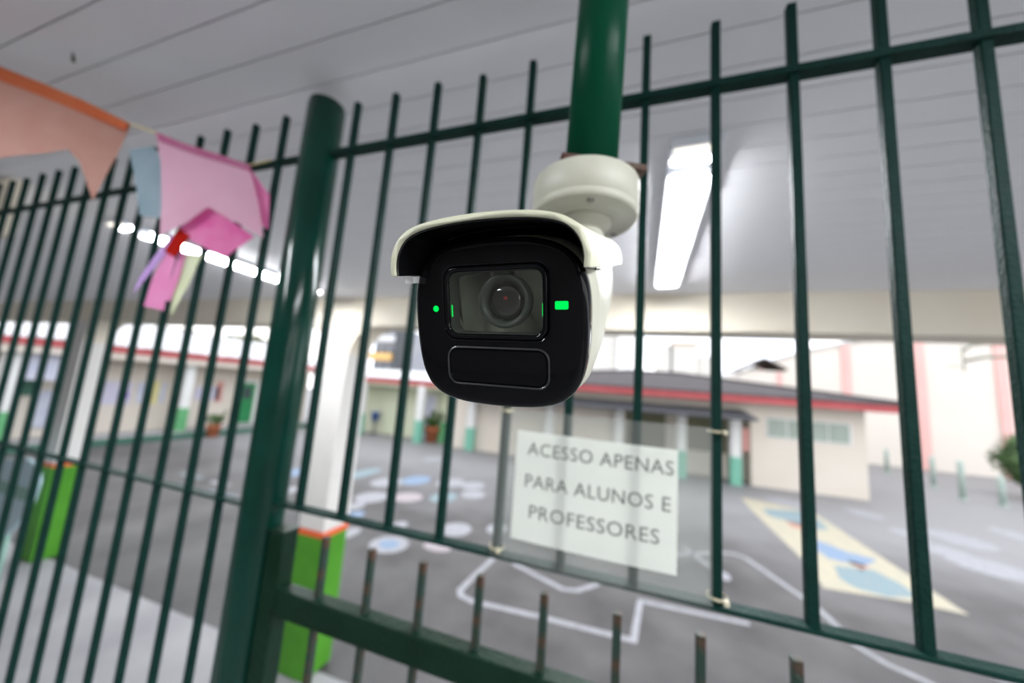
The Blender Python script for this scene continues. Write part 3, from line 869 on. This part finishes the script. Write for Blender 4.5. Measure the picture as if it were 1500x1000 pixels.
for y0, y1, z0, z1, m, nm in ((6.9, 8.0, 1.15, 1.95, M_poster, 'poster'), (8.15, 9.0, 1.20, 1.95, M_posterblue, 'poster'), (10.0, 10.9, 1.3, 1.85, M_poster, 'poster'), (8.6, 8.8, 1.15, 2.0, M_posteryellow, 'poster'), (7.75, 7.95, 1.35, 1.6, M_posterpurple, 'poster'), (10.75, 11.05, 1.2, 2.1, M_redsign, 'poster')):
    lbp(nm, -16.995, -16.985 + 0.004 * (m in (M_posteryellow, M_posterpurple)), y0, y1, z0, z1, m)
# papers and boxes seen left of the far column
lbp('banner', -16.2, -16.17, 5.25, 6.35, 1.95, 3.3, M_posterblue)
lbp('notice_board', -16.98, -16.92, 5.35, 5.75, 1.45, 2.05, M_kerb)
lbp('banner', -16.98, -16.94, 5.8, 6.5, 0.5, 1.6, M_posterblue)
lbp('wall_lamp', -17.0, -16.75, 4.75, 5.1, 2.35, 2.75, M_brown, None, 0.03)

# potted plants
def potted(x, y, z, s, label, seed):
    t = thing('potted_plant', label, 'plant', (x, y, z))
    link('pot', lathe([(0.13 * s, 0), (0.18 * s, 0.30 * s), (0.20 * s, 0.30 * s), (0.20 * s, 0.36 * s), (0.165 * s, 0.36 * s), (0.16 * s, 0.31 * s)], 20), M_terracotta, t, True)
    bm = bmesh.new()
    rng = random.Random(seed)
    for i in range(26):
        a = rng.uniform(0, 6.28)
        L = rng.uniform(0.25, 0.48) * s
        u = Vector((math.cos(a), math.sin(a), 0))
        w = Vector((-u.y, u.x, 0)) * 0.045 * s
        b = Vector((0, 0, 0.30 * s)) + u * 0.05 * s
        m1 = b + u * L * 0.5 + Vector((0, 0, L * rng.uniform(0.6, 1.2)))
        e = b + u * L * rng.uniform(0.7, 1.1) + Vector((0, 0, L * rng.uniform(0.4, 1.2)))
        q = [bm.verts.new(b), bm.verts.new(m1 + w), bm.verts.new(e), bm.verts.new(m1 - w)]
        bm.faces.new(q)
    f = link('foliage', bm, M_leaf, t)
    f['kind'] = 'stuff'
    return t
potted(-15.45, 9.95, 0.0, 1.25, 'potted plant in terracotta pot against the left wing kerb near the green door', 3)
potted(-8.75, 15.1, 0.0, 1.9, 'leafy plant in a red terracotta pot before the pale green building', 5)

# ------------------------------------------------------------------ PALE GREEN BUILDING at the back
gb = thing('school_building', 'small pale green school block at the back between left wing and cream block', 'building', (-10.0, 15.6, 0))
def gp(name, x0, x1, y0, y1, z0, z1, m, parent=None):
    return link(name, box(x0 + 10.0, x1 + 10.0, y0 - 15.6, y1 - 15.6, z0, z1), m, parent or gb)
gp('wall', -16.5, -7.75, 15.6, 20, 0, 2.75, M_greenish)
gp('fascia', -15.6, -7.70, 14.35, 14.42, 2.55, 2.78, M_fascia)
gp('soffit', -15.6, -7.70, 14.42, 15.6, 2.45, 2.56, M_greenish)
bm = bmesh.new()
for i in range(20):
    xa = -5.7 + 7.95 * i / 20
    loft(bm, [[(xa, -1.3, 2.80), (xa + 0.37, -1.3, 2.80), (xa + 0.37, -1.3, 2.84), (xa, -1.3, 2.84)], [(xa, 4.4, 3.35), (xa + 0.37, 4.4, 3.35), (xa + 0.37, 4.4, 3.39), (xa, 4.4, 3.39)]])
add_box(bm, -5.6, 2.24, -1.2, 4.4, 2.70, 2.79)
link('roof', bm, M_metalroof, gb)
for px in (-9.05, -12.4):
    q = gp('pillar', px - 0.16, px + 0.16, 14.3, 14.6, 1.0, 2.56, M_white)
    gp('dado', px - 0.17, px + 0.17, 14.29, 14.61, 0, 1.0, M_dado, q)
q = gp('door_frame', -10.0, -8.9, 15.55, 15.6, 0, 2.2, M_white)
gp('door', -9.85, -9.05, 15.53, 15.56, 0.02, 2.1, M_posterblue, q)
gp('door_handle', -9.80, -9.76, 15.48, 15.54, 1.0, 1.12, M_screw, q)
q = gp('pillar', -8.4, -8.15, 15.2, 15.6, 0, 2.45, M_greenish)
gp('dado', -8.42, -8.13, 15.18, 15.6, 0, 0.95, M_dadogreen, q)
# blue bin on a stand
bn = thing('waste_bin', 'blue waste bin on a dark stand against the pale green wall', 'bin', (-12.15, 15.25, 0))
link('bucket', lathe([(0.14, 0.62), (0.20, 1.02), (0.22, 1.02), (0.22, 1.06), (0.18, 1.06), (0.13, 0.66)], 20), M_binblue, bn, True)
link('stand', lathe([(0.22, 0.0), (0.22, 0.03), (0.04, 0.06), (0.04, 0.63), (0.12, 0.64)], 16), M_darkmetal, bn, True)

# ------------------------------------------------------------------ CREAM BUILDING with the dark hipped roof
rb = thing('school_building', 'cream school block with dark hipped tile roof, red fascia and grey awning', 'building', (4.33, 15.05, 0), 0.045)
def rp(name, x0, x1, y0, y1, z0, z1, m, parent=None, bev=0.0):
    return link(name, box(x0, x1, y0, y1, z0, z1, bev), m, parent or rb)
rp('wall', -11.85, -4.6, 0.0, 7.5, 0, 2.95, M_wall)
rp('wall', -4.6, -0.2, 0.9, 7.5, 0, 2.95, M_wall)
rp('wall', -0.2, 3.15, 0.0, 7.5, 0, 2.95, M_wall)
rp('lintel', -4.6, -0.2, 0.0, 0.9, 2.5, 2.95, M_wall)
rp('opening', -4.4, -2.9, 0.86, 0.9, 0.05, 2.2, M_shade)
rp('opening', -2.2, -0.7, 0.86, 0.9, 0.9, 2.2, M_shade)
rp('fascia', -11.95, 3.85, -0.78, -0.70, 2.86, 3.10, M_fascia)
rp('fascia', 3.77, 3.85, -0.70, 8.2, 2.86, 3.10, M_fascia)
rp('soffit', -11.8, 3.77, -0.70, 8.1, 2.87, 2.95, M_wall)
bm = bmesh.new()
E4 = [(-11.95, -0.83, 3.10), (3.9, -0.83, 3.10), (3.9, 8.25, 3.10), (-11.95, 8.25, 3.10)]
va = [bm.verts.new(p) for p in E4]
vb = [bm.verts.new((p[0], p[1], 3.14)) for p in E4]
r0 = bm.verts.new((-4.3, 3.5, 4.02))
r1 = bm.verts.new((-1.9, 3.5, 4.02))
bm.faces.new(va[::-1])
for i in range(4):
    j = (i + 1) % 4
    bm.faces.new((va[i], va[j], vb[j], vb[i]))
bm.faces.new((vb[0], vb[1], r1, r0))
bm.faces.new((vb[1], vb[2], r1))
bm.faces.new((vb[2], vb[3], r0, r1))
bm.faces.new((vb[3], vb[0], r0))
rf = link('roof', bm, M_tile, rb)
bm = bmesh.new()
tube(bm, [(-4.3, 3.5, 4.04), (-1.9, 3.5, 4.04)], 0.07, 8)
tube(bm, [(-1.9, 3.5, 4.04), (3.9, -0.83, 3.16)], 0.06, 8)
tube(bm, [(-4.3, 3.5, 4.04), (-11.95, -0.83, 3.16)], 0.06, 8)
link('ridge_tile', bm, M_tile, rf)
bm = bmesh.new()
loft(bm, [[(-11.0, -1.5, 2.27), (-11.0, -1.5, 2.34), (-11.0, 0.0, 2.60), (-11.0, 0.0, 2.53)], [(-0.45, -1.5, 2.27), (-0.45, -1.5, 2.34), (-0.45, 0.0, 2.60), (-0.45, 0.0, 2.53)]])
link('awning', bm, M_slate, rb)
for px in (-10.8, -7.4, -4.7, -2.5, -0.75):
    q = rp('pillar', px - 0.16, px + 0.16, -0.32, -0.02, 0.95, 2.44, M_white)
    rp('dado', px - 0.17, px + 0.17, -0.33, -0.01, 0, 0.95, M_dado, q)
wf = rp('window_frame', 0.28, 2.75, -0.03, 0.0, 1.70, 2.42, M_white)
for i in range(4):
    xa = 0.33 + 0.60 * i
    rp('window_pane', xa, xa + 0.55, -0.045, -0.031, 1.75, 2.37, M_pane, wf)
rp('notice', -0.46, -0.26, -0.02, 0.0, 1.15, 1.95, M_redsign)

# ------------------------------------------------------------------ GABLED HALL on the right
hall = thing('sports_hall', 'tall cream hall with arched roof and salmon pilasters at far right', 'hall', (16.9, 26.7, 0))
arc = [(7.0, 4.94), (8.9, 5.86), (10.4, 6.42), (12.4, 6.98), (14.4, 7.44), (15.8, 7.72), (16.9, 7.80), (18.0, 7.74), (19.7, 7.50), (21.4, 7.1), (23.4, 6.42), (24.9, 5.86), (26.8, 4.94)]
bm = bmesh.new()
poly = [(-9.9, 0), (-9.9, 4.94)] + [(x - 16.9, z) for x, z in arc] + [(9.9, 4.94), (9.9, 0)]
seen = []
for q in poly:
    if q not in seen:
        seen.append((q[0], q[1]))
loft(bm, [[(x, yy, z) for x, z in seen] for yy in (0.0, 18.0)])
link('wall', bm, M_hall, hall)
bm = bmesh.new()
up = [(x - 16.9, z + 0.02) for x, z in arc]
loft(bm, [[(x, yy, z) for x, z in up] + [(x, yy, z + 0.14) for x, z in reversed(up)] for yy in (-0.15, 18.1)])
link('roof', bm, M_metalroof, hall)
for px in (8.1, 12.35, 15.75, 19.1, 22.5, 25.8):
    zt = 0
    for (xa, za), (xb, zb) in zip(arc, arc[1:]):
        if xa <= px <= xb:
            zt = za + (zb - za) * (px - xa) / (xb - xa)
    link('pilaster', box(px - 16.9 - 0.21, px - 16.9 + 0.21, -0.12, 0.0, 0, zt - 0.15, 0.01), M_salmon, hall)

# small brown gabled roof between the cream block and the hall
sg = thing('shed', 'small shed with a dark brown gabled roof peeping over the cream block', 'shed', (7.3, 24.0, 0))
link('wall', box(-1.0, 0.9, 0, 2.2, 0, 4.85), M_hall, sg)
bm = bmesh.new()
loft(bm, [[(-1.25, yy, 4.82), (0.0, yy, 5.50), (1.1, yy, 4.90), (1.1, yy, 5.0), (0.0, yy, 5.62), (-1.25, yy, 4.92)] for yy in (-0.2, 2.4)])
link('roof', bm, M_brown, sg)
link('gable_trim', box(0.62, 0.86, -0.05, 0.0, 3.6, 4.8), M_salmon, sg)

# ------------------------------------------------------------------ BOLLARDS, HOOP, BUSH
for (x, y, h), lab in zip([[12.301, 23.44, 1.1685], [12.119, 20.259, 1.2537], [11.42, 17.801, 1.3882], [12.188, 17.421, 1.0239]], ('teal bollard farthest back, beside the cream block corner', 'teal bollard second from left before the hall', 'teal bollard third from left before the hall', 'teal bollard beside the round bush')):
    t = thing('bollard', lab, 'bollard', (x, y, 0))
    link('shaft', lathe([(0.085, 0), (0.085, h - 0.08), (0.07, h - 0.03), (0.03, h)], 20), M_bollard, t, True)
    link('foot', lathe([(0.13, 0), (0.13, 0.03), (0.09, 0.05)], 20), M_bollard, t, True)
    t['group'] = 'teal bollards before the hall'

hs = thing('basketball_stand', 'dark green basketball stand with curved arms above the bush at right', 'basketball hoop', (16.75, 22.0, 0), math.radians(-34))
link('pole', lathe([(0.13, 0), (0.11, 6.5)], 20), M_hoop, hs, True)
link('arm', tube(bmesh.new(), [(0, 0, 6.2), (-0.5, 0, 6.42), (-1.1, 0, 6.50), (-1.6, 0, 6.42), (-1.78, 0, 6.2)], 0.06, 10), M_hoop, hs, True)
link('arm', tube(bmesh.new(), [(0, 0, 5.75), (-0.6, 0, 5.86), (-1.2, 0, 5.86), (-1.78, 0, 5.68)], 0.07, 10), M_hoop, hs, True)
link('backboard', box(-1.86, -1.80, -0.9, 0.9, 5.25, 6.3, 0.01), M_hoop, hs)
bm = bmesh.new()
n = 28
tube(bm, [(-2.12 + 0.225 * math.cos(2 * math.pi * i / n), 0.225 * math.sin(2 * math.pi * i / n), 5.42) for i in range(n + 1)], 0.012, 8)
link('hoop', bm, M_hoop, hs, True)

bush = thing('round_bush', 'dense round green bush at the right edge before the hall', 'bush', (14.95, 19.6, 0))
link('trunk', lathe([(0.12, 0), (0.09, 0.5), (0.10, 0.9)], 12), M_bark, bush, True)
f = link('foliage', leaf_crown((0, 0, 1.45), (1.35, 1.25, 1.05), 2600, 0.085, 4), M_leaf, bush)
f['kind'] = 'stuff'

# trees beyond the left wing
for i, (x, y, z, r) in enumerate(((-28.0, 10.6, 3.8, 1.35), (-28.0, 15.0, 3.9, 1.35), (-28, 19.4, 4.2, 1.45))):
    t = thing('tree', ('olive tree crown behind the left wing, leftmost of the three', 'olive tree crown behind the left wing, middle of the three', 'olive tree crown behind the left wing, nearest the thick post')[i], 'tree', (x, y, 0), 0, 'olive trees behind the left wing')
    link('trunk', lathe([(0.22, 0), (0.16, z - 1.0)], 12), M_bark, t, True)
    f = link('foliage', leaf_crown((0, 0, z), (r * 1.3, r * 1.3, r * 0.85), 1500, 0.2, 11 + i), M_leafolive, t)
    f['kind'] = 'stuff'

# ------------------------------------------------------------------ SKYLINE
def tower(x0, x1, y, h, label, m, cols, rows, cap=None, zlo=6.0):
    t = thing('tower_block', label, 'building', ((x0 + x1) / 2, y, 0))
    w = (x1 - x0) / 2
    link('wall', box(-w, w, 0, 8, 0, h), m, t)
    if cap:
        link('roof_cap', box(-w - 0.3, w + 0.3, -0.3, 8.3, h, h + cap), M_towerdark, t)
    w0 = None
    for r in range(rows):
        for c in range(cols):
            cw = 2 * w / cols
            px = -w + cw * (c + 0.5)
            pz = zlo + (h - zlo - 1.0) * (r + 0.5) / rows
            if w0 is None:
                w0 = link('window', box(-cw * 0.30, cw * 0.30, -0.08, 0.0, -0.45, 0.45), M_towerwin, t)
                w0.location = (px, 0, pz)
            else:
                inst(w0, t, (px, 0, pz))
M_towerwin = mat('tower_window', (0.34, 0.35, 0.36), 0.3, (0.50, 0.47, 0.40), 0.4)
tower(-13.0, -3.4, 92, 24.0, 'pale tower block with window rows just right of the security camera', M_tower, 4, 8)
tower(-3.0, 0.6, 88, 25.0, 'plain white tower block rising past the beam right of the camera', M_white, 1, 1, None, 20)
tower(5.9, 8.5, 90, 15.9, 'slim cream tower block with a flat top, left of the capped one', M_tower, 2, 5)
tower(9.3, 14.3, 90, 15.4, 'cream tower block with a brown cap above the dark hipped roof', M_tower, 3, 5, 1.3)
tower(15.2, 20.0, 95, 14.2, 'low cream tower block farthest right in the skyline', M_tower, 3, 4)

gk = thing('apartment_block', 'grey cluttered apartment block with an amber band behind the pale green building', 'building', (-34.5, 45, 0))
link('wall', box(-3.0, 3.0, 0, 8, 0, 10.3), M_greyblock, gk)
link('stair_tower', box(1.2, 2.9, -0.8, 0.0, 0, 10.9), M_darkmetal, gk)
link('balcony', box(-3.1, 0.8, -0.9, 0.0, 5.6, 6.7), M_amber, gk)
link('balcony', box(-3.1, 1.1, -0.9, 0.0, 8.4, 9.4), M_metalroof, gk)
for wx in (-2.4, -1.0, 0.4):
    for wz in (4.6, 7.1, 9.6):
        link('window', box(wx - 0.5, wx + 0.5, -0.06, 0.0, wz - 0.4, wz + 0.4), M_darkpane, gk)
link('parapet', box(-3.2, 3.2, -1.0, 0.0, 3.3, 4.2), M_metalroof, gk)

# ------------------------------------------------------------------ PALE BLUE PLAY PANEL by the far column
ppn = thing('play_panel', 'pale blue rounded plastic panel standing before the far left column', 'play panel', (-6.85, 2.35, 0.02))
bm = bmesh.new()
pp = [(-0.75, 0.50), (-0.30, 0.48), (0.12, 0.56), (0.38, 0.80), (0.52, 1.05), (0.55, 1.25), (0.46, 1.40), (0.22, 1.46), (-0.10, 1.42), (-0.5, 1.36), (-0.80, 1.25), (-0.9, 0.9)]
loft(bm, [[(x, yy, z) for x, z in pp] for yy in (-0.02, 0.02)])
bmesh.ops.bevel(bm, geom=bm.edges[:], offset=0.008, segments=2, affect='EDGES')
q = link('panel', bm, M_playblue, ppn)
link('band', box(-0.86, 0.52, -0.024, -0.020, 1.02, 1.16), M_playgreen, q)
for lx in (-0.6, 0.15):
    link('leg', lathe([(0.022, 0), (0.022, 0.6)], 12), M_playgreen, ppn, True).location = (lx, 0.0, 0)
